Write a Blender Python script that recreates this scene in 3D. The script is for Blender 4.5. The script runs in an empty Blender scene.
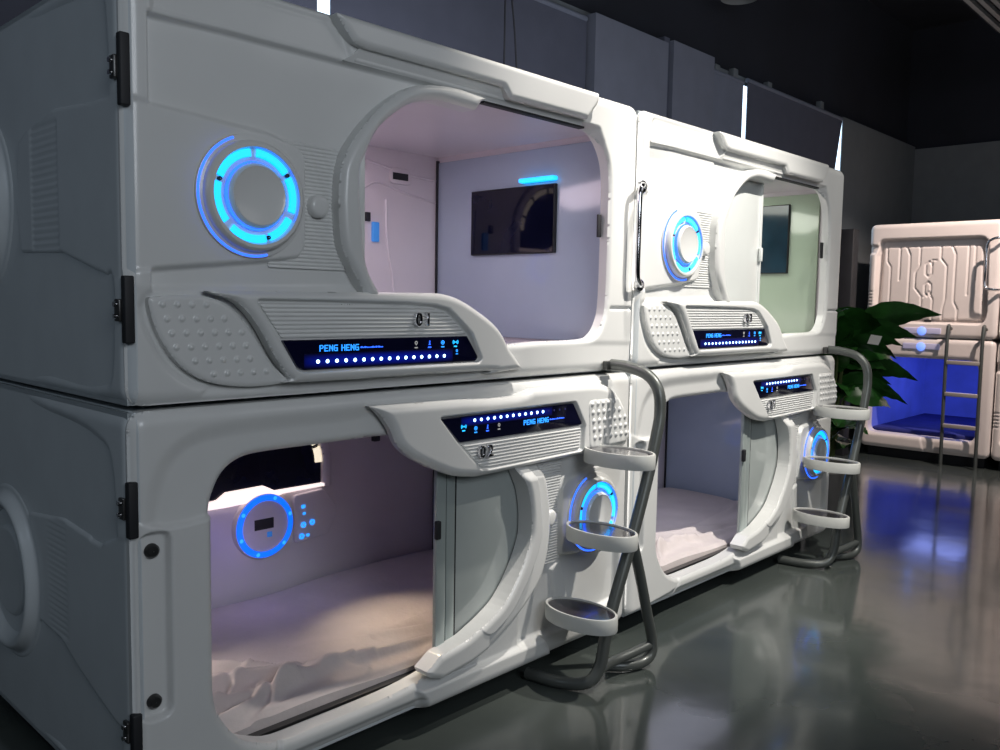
import bpy, math, random
import numpy as np
random.seed(7)
COL = bpy.context.scene.collection
PI = math.pi

# ------------------------------------------------------------------ materials
def mat(name, color, rough=.5, metal=0., emis=None, estr=0., coat=0., var=.04, bump=0., bscale=60., alpha=None, trans=0., nscale=6., spec=None):
    m = bpy.data.materials.new(name); m.use_nodes = True
    nt = m.node_tree; b = nt.nodes['Principled BSDF']
    tc = nt.nodes.new('ShaderNodeTexCoord')
    nz = nt.nodes.new('ShaderNodeTexNoise'); nz.inputs['Scale'].default_value = nscale; nz.inputs['Detail'].default_value = 4
    nt.links.new(tc.outputs['Object'], nz.inputs['Vector'])
    cr = nt.nodes.new('ShaderNodeValToRGB')
    c = color
    cr.color_ramp.elements[0].position = .3; cr.color_ramp.elements[1].position = .7
    cr.color_ramp.elements[0].color = (c[0]*(1-var), c[1]*(1-var), c[2]*(1-var), 1)
    cr.color_ramp.elements[1].color = (min(1, c[0]*(1+var)), min(1, c[1]*(1+var)), min(1, c[2]*(1+var)), 1)
    nt.links.new(nz.outputs['Fac'], cr.inputs['Fac'])
    nt.links.new(cr.outputs['Color'], b.inputs['Base Color'])
    b.inputs['Roughness'].default_value = rough
    b.inputs['Metallic'].default_value = metal
    b.inputs['Coat Weight'].default_value = coat
    b.inputs['Coat Roughness'].default_value = .08
    if spec is not None: b.inputs['Specular IOR Level'].default_value = spec
    if emis:
        b.inputs['Emission Color'].default_value = (*emis, 1); b.inputs['Emission Strength'].default_value = estr
    if trans: b.inputs['Transmission Weight'].default_value = trans
    if alpha is not None: b.inputs['Alpha'].default_value = alpha
    if bump:
        n2 = nt.nodes.new('ShaderNodeTexNoise'); n2.inputs['Scale'].default_value = bscale; n2.inputs['Detail'].default_value = 3
        nt.links.new(tc.outputs['Object'], n2.inputs['Vector'])
        bp = nt.nodes.new('ShaderNodeBump'); bp.inputs['Strength'].default_value = bump; bp.inputs['Distance'].default_value = .01
        nt.links.new(n2.outputs['Fac'], bp.inputs['Height']); nt.links.new(bp.outputs['Normal'], b.inputs['Normal'])
    return m
M = {}
M['white'] = mat('gloss_white_shell', (.69, .70, .69), .32, coat=.25, var=.015)
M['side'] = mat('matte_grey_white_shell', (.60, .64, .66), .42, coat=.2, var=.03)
M['lining'] = mat('interior_lining', (.66, .62, .66), .35, coat=.2, var=.02)
M['gloss'] = mat('glossy_end_wall', (.40, .48, .60), .14, coat=.8, var=.02, spec=.6)
M['gloss_green_lit'] = mat('green_lit_end_wall', (.42, .52, .40), .15, coat=1., var=.02)  # green light on this end wall is put into its colour
M['black'] = mat('black_gap', (.012, .013, .016), .6, var=.2)
M['gloss_black'] = mat('gloss_black_screen', (.004, .005, .018), .05, coat=0., var=.3, spec=.3)
M['teal_screen'] = mat('teal_dark_screen', (.01, .035, .055), .12, coat=.6, var=.3)
M['disp'] = mat('display_black', (.003, .003, .012), .12, coat=.8, var=.2, emis=(.01, .02, .25), estr=.012)
M['cyan'] = mat('cyan_led', (.1, .6, 1), .5, emis=(0.0, .42, 1.0), estr=1.7)
M['blue'] = mat('blue_led', (.05, .1, .9), .5, emis=(.02, .12, 1.), estr=2.2)
def glow_mat():  # blue bloom around the indicator dots, painted as fading emission
    m = mat('painted_blue_bloom', (.004, .004, .02), .3); nt = m.node_tree; b = nt.nodes['Principled BSDF']
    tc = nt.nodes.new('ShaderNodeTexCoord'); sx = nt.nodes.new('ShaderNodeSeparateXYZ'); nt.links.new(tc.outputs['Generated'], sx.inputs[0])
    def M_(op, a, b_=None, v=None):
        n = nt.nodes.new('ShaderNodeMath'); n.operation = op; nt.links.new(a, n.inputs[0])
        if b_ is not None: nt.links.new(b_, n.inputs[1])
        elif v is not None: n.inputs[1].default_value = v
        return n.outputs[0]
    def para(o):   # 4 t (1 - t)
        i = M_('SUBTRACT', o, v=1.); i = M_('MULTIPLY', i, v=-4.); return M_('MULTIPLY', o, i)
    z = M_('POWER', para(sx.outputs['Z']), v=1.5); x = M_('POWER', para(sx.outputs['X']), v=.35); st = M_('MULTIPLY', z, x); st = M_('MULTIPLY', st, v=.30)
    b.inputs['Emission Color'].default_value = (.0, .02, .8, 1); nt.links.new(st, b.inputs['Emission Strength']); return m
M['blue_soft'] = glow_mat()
M['blue_text'] = mat('blue_text', (.05, .3, .9), .5, emis=(.02, .30, 1.), estr=1.4)
M['dialring'] = mat('dial_ring_blue', (.02, .08, .9), .5, emis=(.0, .13, 1.), estr=1.3)
M['dot'] = mat('white_blue_dot', (.5, .7, 1), .5, emis=(.35, .6, 1.), estr=6.)
M['dot_off'] = mat('unlit_dot', (.03, .03, .10), .5, emis=(.05, .05, .3), estr=.15)
M['icon_grey'] = mat('grey_icon', (.4, .4, .4), .5, emis=(.5, .5, .5), estr=.35)
M['chrome'] = mat('chrome', (.75, .75, .78), .09, 1., var=.03)
M['darkchrome'] = mat('dark_screw', (.10, .10, .10), .3, .8, var=.1)
M['tube'] = mat('grey_steel_tube', (.10, .11, .105), .38, .35, var=.06, coat=.2)
M['tube_light'] = mat('beige_steel_tube', (.45, .40, .37), .35, .3, var=.05)
M['rubber'] = mat('dark_rubber_tread', (.035, .03, .035), .12, coat=.6, bump=.05, bscale=200)
M['steprim'] = mat('white_step_rim', (.62, .63, .60), .4, var=.03)
M['sheet'] = mat('crumpled_bed_sheet', (.62, .56, .55), .85, var=.05, bump=.25, bscale=35)
M['door'] = mat('white_sliding_door', (.66, .69, .68), .22, coat=.6, var=.02)
M['doorgrey'] = mat('grey_green_door_pane', (.40, .44, .43), .10, coat=1., var=.04)
M['doorframe'] = mat('pale_aluminium_rail', (.42, .48, .47), .3, .3, var=.03)
M['warm'] = mat('warm_led', (1, .9, .7), .5, emis=(1., .88, .66), estr=.9)
M['shelflight'] = mat('shelf_glow', (1, .8, .8), .5, emis=(1., .82, .78), estr=1.15)
M['farwhite'] = mat('pink_white_shell', (.74, .67, .63), .4, coat=.15, var=.03)
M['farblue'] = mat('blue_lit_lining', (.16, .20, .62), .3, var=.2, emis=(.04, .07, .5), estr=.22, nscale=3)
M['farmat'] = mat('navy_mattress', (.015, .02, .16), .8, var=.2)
M['leaf'] = mat('dark_green_leaf', (.025, .11, .018), .33, var=.45, nscale=9, coat=.3)
M['stem'] = mat('plant_stem', (.10, .13, .04), .6, var=.2)
M['pot'] = mat('grey_pot', (.18, .17, .16), .6, var=.1)
M['soil'] = mat('potting_soil', (.03, .02, .012), .95, var=.4, bump=.6)
M['blind'] = mat('dark_roller_blind', (.075, .08, .11), .8, var=.06)
M['blind2'] = mat('grey_roller_blind', (.15, .165, .21), .8, var=.06)
M['wall'] = mat('grey_painted_wall', (.13, .145, .155), .85, var=.05, bump=.1, bscale=40)
M['wall2'] = mat('blue_grey_column', (.15, .16, .20), .8, var=.05)
M['ceil'] = mat('black_ceiling', (.012, .014, .022), .9, var=.3, nscale=1.)
M['daylight'] = mat('daylight_gap', (.8, .9, 1), .5, emis=(.60, .80, 1.), estr=2.6)
M['duct'] = mat('grey_duct', (.28, .28, .27), .5, .2, var=.1)
M['cable'] = mat('black_cable', (.01, .01, .014), .6, var=.1)
M['card'] = mat('white_card', (.8, .78, .72), .6, var=.03)
M['switchblue'] = mat('blue_control', (.06, .25, .6), .4, emis=(.03, .22, .7), estr=.35)

M['farbar'] = mat('lavender_bar', (.55, .52, .65), .4, emis=(.45, .45, .9), estr=.12)
M['farlamp'] = mat('pale_blue_lamp', (.3, .4, 1), .4, emis=(.15, .30, 1.), estr=1.0)
def floor_mat():
    m = bpy.data.materials.new('polished_epoxy_floor'); m.use_nodes = True
    nt = m.node_tree; b = nt.nodes['Principled BSDF']
    tc = nt.nodes.new('ShaderNodeTexCoord')
    n = nt.nodes.new('ShaderNodeTexNoise'); n.inputs['Scale'].default_value = .9; n.inputs['Detail'].default_value = 7
    nt.links.new(tc.outputs['Object'], n.inputs['Vector'])
    cr = nt.nodes.new('ShaderNodeValToRGB')
    cr.color_ramp.elements[0].position = .35; cr.color_ramp.elements[1].position = .68
    cr.color_ramp.elements[0].color = (.040, .050, .048, 1); cr.color_ramp.elements[1].color = (.078, .090, .084, 1)
    nt.links.new(n.outputs['Fac'], cr.inputs['Fac']); nt.links.new(cr.outputs['Color'], b.inputs['Base Color'])
    n2 = nt.nodes.new('ShaderNodeTexNoise'); n2.inputs['Scale'].default_value = 2.2; n2.inputs['Detail'].default_value = 5
    nt.links.new(tc.outputs['Object'], n2.inputs['Vector'])
    mr = nt.nodes.new('ShaderNodeMapRange'); mr.inputs['To Min'].default_value = .05; mr.inputs['To Max'].default_value = .24
    nt.links.new(n2.outputs['Fac'], mr.inputs['Value']); nt.links.new(mr.outputs['Result'], b.inputs['Roughness'])
    n3 = nt.nodes.new('ShaderNodeTexNoise'); n3.inputs['Scale'].default_value = 3.5; n3.inputs['Detail'].default_value = 2
    nt.links.new(tc.outputs['Object'], n3.inputs['Vector'])
    bp = nt.nodes.new('ShaderNodeBump'); bp.inputs['Strength'].default_value = .10; bp.inputs['Distance'].default_value = .02
    nt.links.new(n3.outputs['Fac'], bp.inputs['Height']); nt.links.new(bp.outputs['Normal'], b.inputs['Normal'])
    b.inputs['Coat Weight'].default_value = .25; b.inputs['Coat Roughness'].default_value = .07
    return m
M['floor'] = floor_mat()

# ------------------------------------------------------------------ object helpers
def link(name, me, m, parent=None, loc=(0, 0, 0), rot=(0, 0, 0)):
    o = bpy.data.objects.new(name, me)
    if m is not None:
        me.materials.clear(); me.materials.append(m)
    COL.objects.link(o); o.location = loc; o.rotation_euler = rot
    if parent is not None: o.parent = parent
    return o
def root(name, label, cat, loc=(0, 0, 0), rotz=0, group=None):
    o = bpy.data.objects.new(name, None); COL.objects.link(o); o.empty_display_size = .1
    o.location = loc; o.rotation_euler = (0, 0, rotz)
    tag(o, label, cat, group); return o
def tag(o, label=None, cat=None, group=None, kind=None):
    if label: o['label'] = label
    if cat: o['category'] = cat
    if group: o['group'] = group
    if kind: o['kind'] = kind
    return o
def kids(o): return [c for c in list(COL.objects) if c.parent == o]
def dup(o, parent=None):
    c = o.copy(); COL.objects.link(c); c.parent = parent
    for ch in kids(o): dup(ch, c)
    return c
def mk(name, V, F, smooth=False):
    me = bpy.data.meshes.new(name); me.from_pydata([tuple(map(float, v)) for v in V], [], [tuple(f) for f in F]); me.update()
    if smooth: me.polygons.foreach_set('use_smooth', [True]*len(me.polygons))
    return me
class MB:
    def __init__(s): s.V = []; s.F = []; s.S = []
    def add(s, V, F, smooth=False):
        n = len(s.V); s.V += [tuple(v) for v in V]; s.F += [tuple(i+n for i in f) for f in F]; s.S += [smooth]*len(F); return s
    def box(s, a, b, bev=0.):
        x0, y0, z0 = a; x1, y1, z1 = b
        if bev <= 0:
            V = [(x0,y0,z0),(x1,y0,z0),(x1,y1,z0),(x0,y1,z0),(x0,y0,z1),(x1,y0,z1),(x1,y1,z1),(x0,y1,z1)]
            return s.add(V, [(0,3,2,1),(4,5,6,7),(0,1,5,4),(1,2,6,5),(2,3,7,6),(3,0,4,7)])
        import bmesh
        bm = bmesh.new(); bmesh.ops.create_cube(bm, size=1.)
        for v in bm.verts:
            v.co = ((x0+x1)/2+v.co.x*(x1-x0), (y0+y1)/2+v.co.y*(y1-y0), (z0+z1)/2+v.co.z*(z1-z0))
        bmesh.ops.bevel(bm, geom=bm.edges[:], offset=bev, segments=3, profile=.5, affect='EDGES')
        bm.verts.index_update()
        s.add([v.co[:] for v in bm.verts], [[v.index for v in f.verts] for f in bm.faces], True); bm.free(); return s
    def tube(s, P, r, n=12, spl=0, cap=True, closed=False):
        P = [np.array(p, float) for p in P]
        if spl: P = spline(P, spl, closed)
        R = r if isinstance(r, (list, tuple)) else [r]*len(P)
        if len(R) != len(P): R = list(np.interp(np.linspace(0, 1, len(P)), np.linspace(0, 1, len(R)), R))
        T = []
        for i in range(len(P)):
            a = P[i-1] if (i > 0 or closed) else P[i]; b = P[(i+1) % len(P)] if (i < len(P)-1 or closed) else P[i]
            t = b-a; T.append(t/np.linalg.norm(t))
        up = np.array([0, 0, 1.]) if abs(T[0][2]) < .9 else np.array([1., 0, 0])
        N = np.cross(T[0], up); N /= np.linalg.norm(N); V = []; F = []
        for i in range(len(P)):
            N = N-T[i]*N.dot(T[i]); N /= np.linalg.norm(N); B = np.cross(T[i], N)
            for k in range(n):
                a = 2*PI*k/n; V.append(P[i]+R[i]*(math.cos(a)*N+math.sin(a)*B))
        m = len(P) if closed else len(P)-1
        for i in range(m):
            for k in range(n):
                j = (i+1) % len(P); F.append((i*n+k, j*n+k, j*n+(k+1) % n, i*n+(k+1) % n))
        if cap and not closed:
            F.append(tuple(range(n))); F.append(tuple(reversed([(len(P)-1)*n+k for k in range(n)])))
        return s.add(V, F, True)
    def lathe(s, prof, n=64, c=(0, 0, 0), a0=0., a1=2*PI, caps=False):
        """profile of (r, h); axis -Y (h is outward), centre c"""
        full = abs(a1-a0-2*PI) < 1e-6; m = n if full else n+1; V = []; F = []
        for k in range(m):
            a = a0+(a1-a0)*k/n
            for r, h in prof: V.append((c[0]+r*math.cos(a), c[1]-h, c[2]+r*math.sin(a)))
        L = len(prof)
        for k in range(n):
            j = (k+1) % m
            for i in range(L-1): F.append((k*L+i, k*L+i+1, j*L+i+1, j*L+i))
        if caps and not full:
            F.append(tuple(range(L))); F.append(tuple(reversed([n*L+i for i in range(L)])))
        return s.add(V, F, True)
    def obj(s, name, m, parent=None, loc=(0, 0, 0), rot=(0, 0, 0), sharp=None):
        me = mk(name, s.V, s.F); me.polygons.foreach_set('use_smooth', s.S)
        if any(s.S): me.set_sharp_from_angle(angle=math.radians(sharp or 40))
        return link(name, me, m, parent, loc, rot)
def spline(P, k=8, closed=False):
    n = len(P); out = []
    for i in range(n if closed else n-1):
        p1, p2 = P[i], P[(i+1) % n]
        p0 = P[i-1] if (i > 0 or closed) else p1*2-p2
        p3 = P[(i+2) % n] if (i+2 < n or closed) else p2*2-p1
        for j in range(k):
            t = j/k
            out.append(.5*((2*p1)+(-p0+p2)*t+(2*p0-5*p1+4*p2-p3)*t*t+(-p0+3*p1-3*p2+p3)*t**3))
    if not closed: out.append(P[-1])
    return out
def sp2(L, k=6, closed=False): return [tuple(p) for p in spline([np.array(p, float) for p in L], k, closed)]
def rnd(pts, r, n=6):
    """polygon with rounded corners; r a number or list"""
    out = []; N = len(pts)
    for i in range(N):
        p = np.array(pts[i], float); a = np.array(pts[i-1], float); b = np.array(pts[(i+1) % N], float)
        ri = r[i] if isinstance(r, (list, tuple)) else r
        if ri <= 0: out.append(tuple(p)); continue
        da = (a-p); db = (b-p); la, lb = np.linalg.norm(da), np.linalg.norm(db); da /= la; db /= lb
        ang = math.acos(max(-1, min(1, da.dot(db)))); t = min(ri/math.tan(ang/2), la*.49, lb*.49)
        s, e = p+da*t, p+db*t
        for k in range(n+1):
            u = k/n; out.append(tuple((1-u)**2*s+2*u*(1-u)*p+u*u*e))
    return out
def sdf(poly, P):
    poly = np.asarray(poly, float); A = poly; B = np.roll(poly, -1, 0)
    d = np.full(len(P), 1e9); ins = np.zeros(len(P), bool); x, y = P[:, 0], P[:, 1]
    for a, b in zip(A, B):
        e = b-a; L = e @ e
        if L < 1e-14: continue
        w0, w1 = x-a[0], y-a[1]
        t = np.clip((w0*e[0]+w1*e[1])/L, 0, 1)
        d = np.minimum(d, (w0-e[0]*t)**2+(w1-e[1]*t)**2)
        c = ((a[1] > y) != (b[1] > y))
        if abs(b[1]-a[1]) > 1e-12:
            ins ^= c & (x < (b[0]-a[0])*(y-a[1])/(b[1]-a[1])+a[0])
    d = np.sqrt(d); return np.where(ins, -d, d)
def sstep(t): t = np.clip(t, 0, 1); return t*t*(3-2*t)
def blend(P, h, poly, target, bev):
    """move the height towards target inside the polygon, over a bevel of width bev"""
    poly = np.asarray(poly, float); lo = poly.min(0)-bev; hi = poly.max(0)+bev
    k = (P[:, 0] > lo[0]) & (P[:, 0] < hi[0]) & (P[:, 1] > lo[1]) & (P[:, 1] < hi[1])
    if not k.any(): return h
    d = sdf(poly, P[k]); s = sstep(.5-d/bev)
    tg = target[k] if isinstance(target, np.ndarray) else target
    h[k] = h[k]+s*(tg-h[k]); return h
def edge(h, d, r, amt=None):
    t = np.clip(1+d/r, 0, 1); return h-(amt or r)*.62*t*t*(.6+.4*t)
def sheet(name, contour, hfun, res, m, parent=None, holes=(), back=.05, hole_back=None, loc=(0, 0, 0), rot=(0, 0, 0)):
    """moulded panel: a fine grid in (u, v) clipped to the contour, height hfun outwards (-Y), with side walls back to +Y"""
    C = np.asarray(contour, float); lo = C.min(0)-res*1.5; hi = C.max(0)+res*1.5
    nx = int((hi[0]-lo[0])/res)+2; ny = int((hi[1]-lo[1])/res)+2
    gx = lo[0]+np.arange(nx)*res; gy = lo[1]+np.arange(ny)*res
    X, Y = np.meshgrid(gx, gy, indexing='ij'); P = np.stack([X.ravel(), Y.ravel()], 1)
    def D(Q):
        d = sdf(C, Q); w = np.zeros(len(Q), int)
        for i, hp in enumerate(holes):
            e = -sdf(hp, Q); w = np.where(e > d, i+1, w); d = np.maximum(d, e)
        return d, w
    d, w = D(P); G = d.reshape(nx, ny); g0, g1 = np.gradient(G, res); g0 = g0.ravel(); g1 = g1.ravel()
    gl = np.maximum(np.hypot(g0, g1), 1e-6)
    near = np.abs(d) < .62*res
    P2 = P.copy(); P2[near, 0] -= d[near]*g0[near]/gl[near]; P2[near, 1] -= d[near]*g1[near]/gl[near]
    ok = d < .62*res
    h = hfun(P2)
    I = np.arange(nx*ny).reshape(nx, ny)
    a, b, c, e = I[:-1, :-1].ravel(), I[1:, :-1].ravel(), I[1:, 1:].ravel(), I[:-1, 1:].ravel()
    s = ok[a].astype(int)+ok[b]+ok[c]+ok[e]
    full = s == 4
    faces = [tuple(q) for q in np.stack([a[full], b[full], c[full], e[full]], 1).tolist()]
    k3 = np.nonzero(s == 3)[0]
    for i in k3.tolist():
        faces.append(tuple(q for q in (int(a[i]), int(b[i]), int(c[i]), int(e[i])) if ok[q]))
    cnt = {}
    for f in faces:
        for i in range(len(f)):
            p, q = f[i], f[(i+1) % len(f)]
            if (q, p) in cnt: del cnt[(q, p)]
            else: cnt[(p, q)] = 1
    used = np.zeros(nx*ny, bool)
    for f in faces:
        for i in f: used[i] = True
    idx = -np.ones(nx*ny, int); idx[used] = np.arange(used.sum())
    V = np.stack([P2[used, 0], -h[used], P2[used, 1]], 1).tolist()
    F = [tuple(idx[i] for i in f) for f in faces]
    hb = back if hole_back is None else hole_back; m1 = {}; 
    def side(i):
        if i not in m1:
            yb = hb if w[i] > 0 else back
            V.append((P2[i, 0], -h[i], P2[i, 1])); V.append((P2[i, 0], yb, P2[i, 1])); m1[i] = len(V)-2
        return m1[i]
    for (p, q) in cnt:
        i, j = side(p), side(q); F.append((j, i, i+1, j+1))
    me = bpy.data.meshes.new(name)
    me.from_pydata(V, [], [tuple(int(i) for i in f) for f in F]); me.update()
    me.polygons.foreach_set('use_smooth', [True]*len(me.polygons))
    return link(name, me, m, parent, loc, rot)
def prism(name, poly, y0, y1, m, parent=None, bev=.004, loc=(0, 0, 0), rot=(0, 0, 0)):
    """bevelled plate: polygon in (u, v), front at y0, back at y1"""
    import bmesh
    bm = bmesh.new(); vs = [bm.verts.new((p[0], y0, p[1])) for p in poly]
    f = bm.faces.new(vs); bm.normal_update()
    if f.normal.y > 0: f.normal_flip()
    r = bmesh.ops.extrude_face_region(bm, geom=[f])
    for v in r['geom']:
        if isinstance(v, bmesh.types.BMVert): v.co.y = y0
    for v in vs: v.co.y = y1
    bmesh.ops.recalc_face_normals(bm, faces=bm.faces[:])
    if bev > 0:
        eg = [e for e in bm.edges if all(abs(v.co.y-y0) < 1e-6 for v in e.verts)]
        bmesh.ops.bevel(bm, geom=eg, offset=bev, segments=3, profile=.5, affect='EDGES', clamp_overlap=True)
    me = bpy.data.meshes.new(name); bm.to_mesh(me); bm.free()
    me.polygons.foreach_set('use_smooth', [True]*len(me.polygons)); me.set_sharp_from_angle(angle=math.radians(35))
    return link(name, me, m, parent, loc, rot)
def text_mesh(name, body, size, ext, m, parent, loc, bevel=0.):
    cu = bpy.data.curves.new(name+'_font', 'FONT'); cu.body = body; cu.size = size; cu.extrude = ext; cu.bevel_depth = bevel
    t = bpy.data.objects.new(name+'_tmp', cu); COL.objects.link(t)
    dg = bpy.context.evaluated_depsgraph_get(); me = bpy.data.meshes.new_from_object(t.evaluated_get(dg))
    bpy.data.objects.remove(t); bpy.data.curves.remove(cu)
    return link(name, me, m, parent, loc, (PI/2, 0, 0))

# ------------------------------------------------------------------ pod geometry (u along the row, v up)
W, H, D = 2.34, 1.2, 1.38
def outer_c(w=W, hh=H, r=.055, g=.007): return rnd([(g*.5, g), (w-g*.5, g), (w-g*.5, hh-g), (g*.5, hh-g)], r, 8)

# upper front -------------------------------------------------------
UP_HOLE = sp2([(.85,.28),(.795,.42),(.772,.56),(.776,.72),(.80,.79),(.86,.885),(.97,.975),(1.08,1.015),(1.17,1.03),(1.30,1.043),(1.5,1.046),(1.9,1.046),(2.02,1.03),(2.095,.955),(2.125,.86),(2.13,.7),(2.125,.33),(2.10,.225),(2.05,.168),(1.97,.15),(1.7,.148),(1.42,.148),(1.25,.24),(1.05,.28)], 4, True)
def h_upper(P):
    h = np.zeros(len(P)); u, v = P[:, 0], P[:, 1]
    d = sdf(OUT, P); dh = -sdf(UP_HOLE, P)
    h = blend(P, h, rnd([(.085,1.06),(.085,1.175),(.69,1.175),(.74,1.06)], [0,.07,.01,0]), -.014, .026)
    h = blend(P, h, [(.075,.29),(.075,1.052),(.30,1.058),(2.08,1.058),(2.2,.9),(2.2,.29)], -.032, .016)
    h = blend(P, h, [(2.06,.1),(2.06,1.0),(2.0,1.1),(2.5,1.1),(2.5,.1)], .0, .05)
    h = blend(P, h, rnd([(-.3,.845),(.02,.825),(.43,.796),(.535,.772),(.566,.74),(.566,.47),(.545,.435),(.50,.425),(.01,.372),(-.3,.372)], [0,0,.05,.03,.04,.04,.03,.03,0,0], 4), -.006, .018)
    # cove running down to the console
    k = (u < .9) & (v < .37); h[k] = h[k]  # plain
    h = blend(P, h, [(-.2,-.1),(-.2,.322),(.6,.322),(1.1,.322),(1.5,.15),(2.6,.12),(2.6,-.1)], -.004, .03)
    # soft tub below left of the dimple panel
    h = blend(P, h, sp2([(.05,.30),(.075,.17),(.13,.095),(.22,.045),(.33,.03),(1.3,.04),(1.3,.32),(.3,.33)], 5, True), -.02, .035)
    h = blend(P, h, [(2.15,.283),(2.36,.283),(2.36,.293),(2.15,.293)], -.014, .010)
    h = h+.010*sstep((.035-np.abs(v-1.02))/.035)*0
    h = edge(h, d, .045, .038); h = edge(h, dh, .022)
    return h
# lower front -------------------------------------------------------
LO_HOLE = sp2([(.238,.32),(.236,.5),(.236,.75),(.238,.88),(.255,.945),(.285,.995),(.33,1.025),(.40,1.038),(.6,1.04),(1.0,1.038),(1.4,1.0),(1.57,.9),(1.625,.75),(1.64,.6),(1.62,.45),(1.55,.33),(1.45,.24),(1.3,.17),(1.1,.125),(.9,.105),(.6,.102),(.46,.105),(.385,.13),(.325,.165),(.27,.235)], 4, True)
def h_lower(P):
    h = np.zeros(len(P)); u, v = P[:, 0], P[:, 1]
    d = sdf(OUT, P); dh = -sdf(LO_HOLE, P)
    h = blend(P, h, sp2([(.075,.86),(.08,1.0),(.15,1.09),(.3,1.125),(.7,1.13),(.85,1.13),(.85,1.0),(.3,.86)], 4, True), -.016, .06)
    h = blend(P, h, [(-.2,-.1),(-.2,.905),(.0,.900),(.045,.880),(.10,.866),(.16,.866),(.30,.878),(.40,-.1)], .004, .014)
    h = blend(P, h, rnd([(.024,.325),(.108,.325),(.108,.855),(.024,.855)], [.03,.03,.03,.03]), -.022, .012)
    h = blend(P, h, [(1.58,.10),(1.58,.90),(2.27,.90),(2.27,.13),(1.79,.10)], -.034, .02)
    h = blend(P, h, rnd([(1.845,.425),(1.845,.72),(1.885,.76),(2.1,.785),(2.5,.80),(2.5,.42),(2.0,.41)], [.03,.04,.03,0,0,0,0], 4), -.006, .018)
    h = blend(P, h, [(1.86,.10),(1.80,.37),(1.86,.40),(1.96,.10)], -.018, .012)
    h = blend(P, h, [(1.03,.092),(1.72,.098),(1.775,.012),(1.07,.012)], .028, .02)
    h = blend(P, h, [(-.2,-.1),(-.2,.0),(.42,.05),(1.05,.05),(1.05,-.1)], -.02, .03)
    h = blend(P, h, [(.46,.11),(.475,.11),(.42,-.02),(.39,-.02)], -.010, .016)
    h = edge(h, d, .045, .038); h = edge(h, dh, .024)
    return h
# side panels: u measured from the back, u = D - Y
def ys(L): return [(D-a, b) for a, b in L]
SOUT = outer_c(D)
def disc(P, c, r): return np.hypot(P[:, 0]-c[0], P[:, 1]-c[1])-r
def h_side_upper(P):
    h = np.zeros(len(P)); u, v = P[:, 0], P[:, 1]; Y = D-u; d = sdf(SOUT, P)
    h = blend(P, h, ys(sp2([(.105,.14),(.10,.6),(.11,1.05),(.2,1.12),(.6,1.15),(1.25,1.15),(1.3,.6),(1.25,.06),(.6,.05),(.2,.05)], 4, True)), -.018, .05)
    h = blend(P, h, ys([(.205,.84),(.205,1.02),(.30,1.05),(.30,.86)]), -.03, .03)
    h = blend(P, h, ys([(-.2,.29),(.0,.335),(.25,.385),(.456,.431),(.80,.44),(.84,.60),(.80,.80),(.72,.826),(.50,.861),(.22,.84),(-.2,.835)]), -.002, .016)
    k = (Y > .46) & (Y < .70) & (v > .435) & (v < .825)
    w = sstep((Y-.46)/.02)*sstep((.70-Y)/.02)
    h -= np.where(k, .0045*w*(.5+.5*np.cos(2*PI*v/.0215)), 0)
    c = disc(P, (D-1.20, .62), .0); h = h+sstep((.33-c)/.02)*(-.004-h)
    h += .03*sstep((.30-c)/.03)-.04*sstep((.24-c)/.03)+.02*sstep((.17-c)/.02)
    h = blend(P, h, ys(sp2([(.12,.36),(.16,.20),(.30,.12),(.5,.10),(.5,.08),(.25,.08),(.12,.15),(.09,.3)], 3, True)), -.028, .04)
    return edge(h, d, .05, .042)
def h_side_lower(P):
    h = np.zeros(len(P)); u, v = P[:, 0], P[:, 1]; Y = D-u; d = sdf(SOUT, P)
    h = blend(P, h, ys(sp2([(.105,.14),(.10,.6),(.12,1.0),(.22,1.10),(.6,1.14),(1.25,1.14),(1.3,.6),(1.25,.06),(.6,.05),(.2,.05)], 4, True)), -.018, .05)
    h = blend(P, h, ys([(-.2,.27),(.0,.28),(.13,.285),(.249,.316),(.40,.36),(.542,.414),(.80,.43),(.84,.60),(.80,.78),(.50,.815),(.22,.795),(.10,.835),(-.2,.87)]), -.002, .016)
    h = blend(P, h, ys([(.205,.80),(.205,.99),(.28,1.02),(.28,.80)]), -.03, .03)
    k = (Y > .46) & (Y < .70) & (v > .42) & (v < .80)
    w = sstep((Y-.46)/.04)*sstep((.66-Y)/.05)
    h -= np.where(k, .003*w*(.5+.5*np.cos(2*PI*v/.019)), 0)
    c = disc(P, (D-1.02, .53), .0); h = h+sstep((.32-c)/.02)*(-.006-h)
    h += .035*sstep((.29-c)/.03)-.045*sstep((.25-c)/.04)+.02*sstep((.17-c)/.02)
    return edge(h, d, .05, .042)
OUT = outer_c()

def dome(contour, r, top, amt=None):
    def f(P): 
        d = sdf(contour, P); return edge(np.full(len(P), top), d, r, amt)
    return f
def bumps(contour, r, top, pts, br, bh):
    pts = np.array(pts)
    def f(P):
        d = sdf(contour, P); h = edge(np.full(len(P), top), d, r, .6*r)
        for p in pts:
            q = np.hypot(P[:, 0]-p[0], P[:, 1]-p[1]); h = h+bh*np.sqrt(np.clip(1-(q/br)**2, 0, 1))
        return h
    return f
def ribs(contour, top, pitch, amp, slope=0., r=.006):
    def f(P):
        d = sdf(contour, P); h = np.full(len(P), top)-amp*(.5-.5*np.cos(2*PI*(P[:, 1]+slope*P[:, 0])/pitch))
        return edge(h, d, r, .004)
    return f
def inside(poly, p, mrg): return sdf(poly, np.array([p], float))[0] < -mrg

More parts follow.
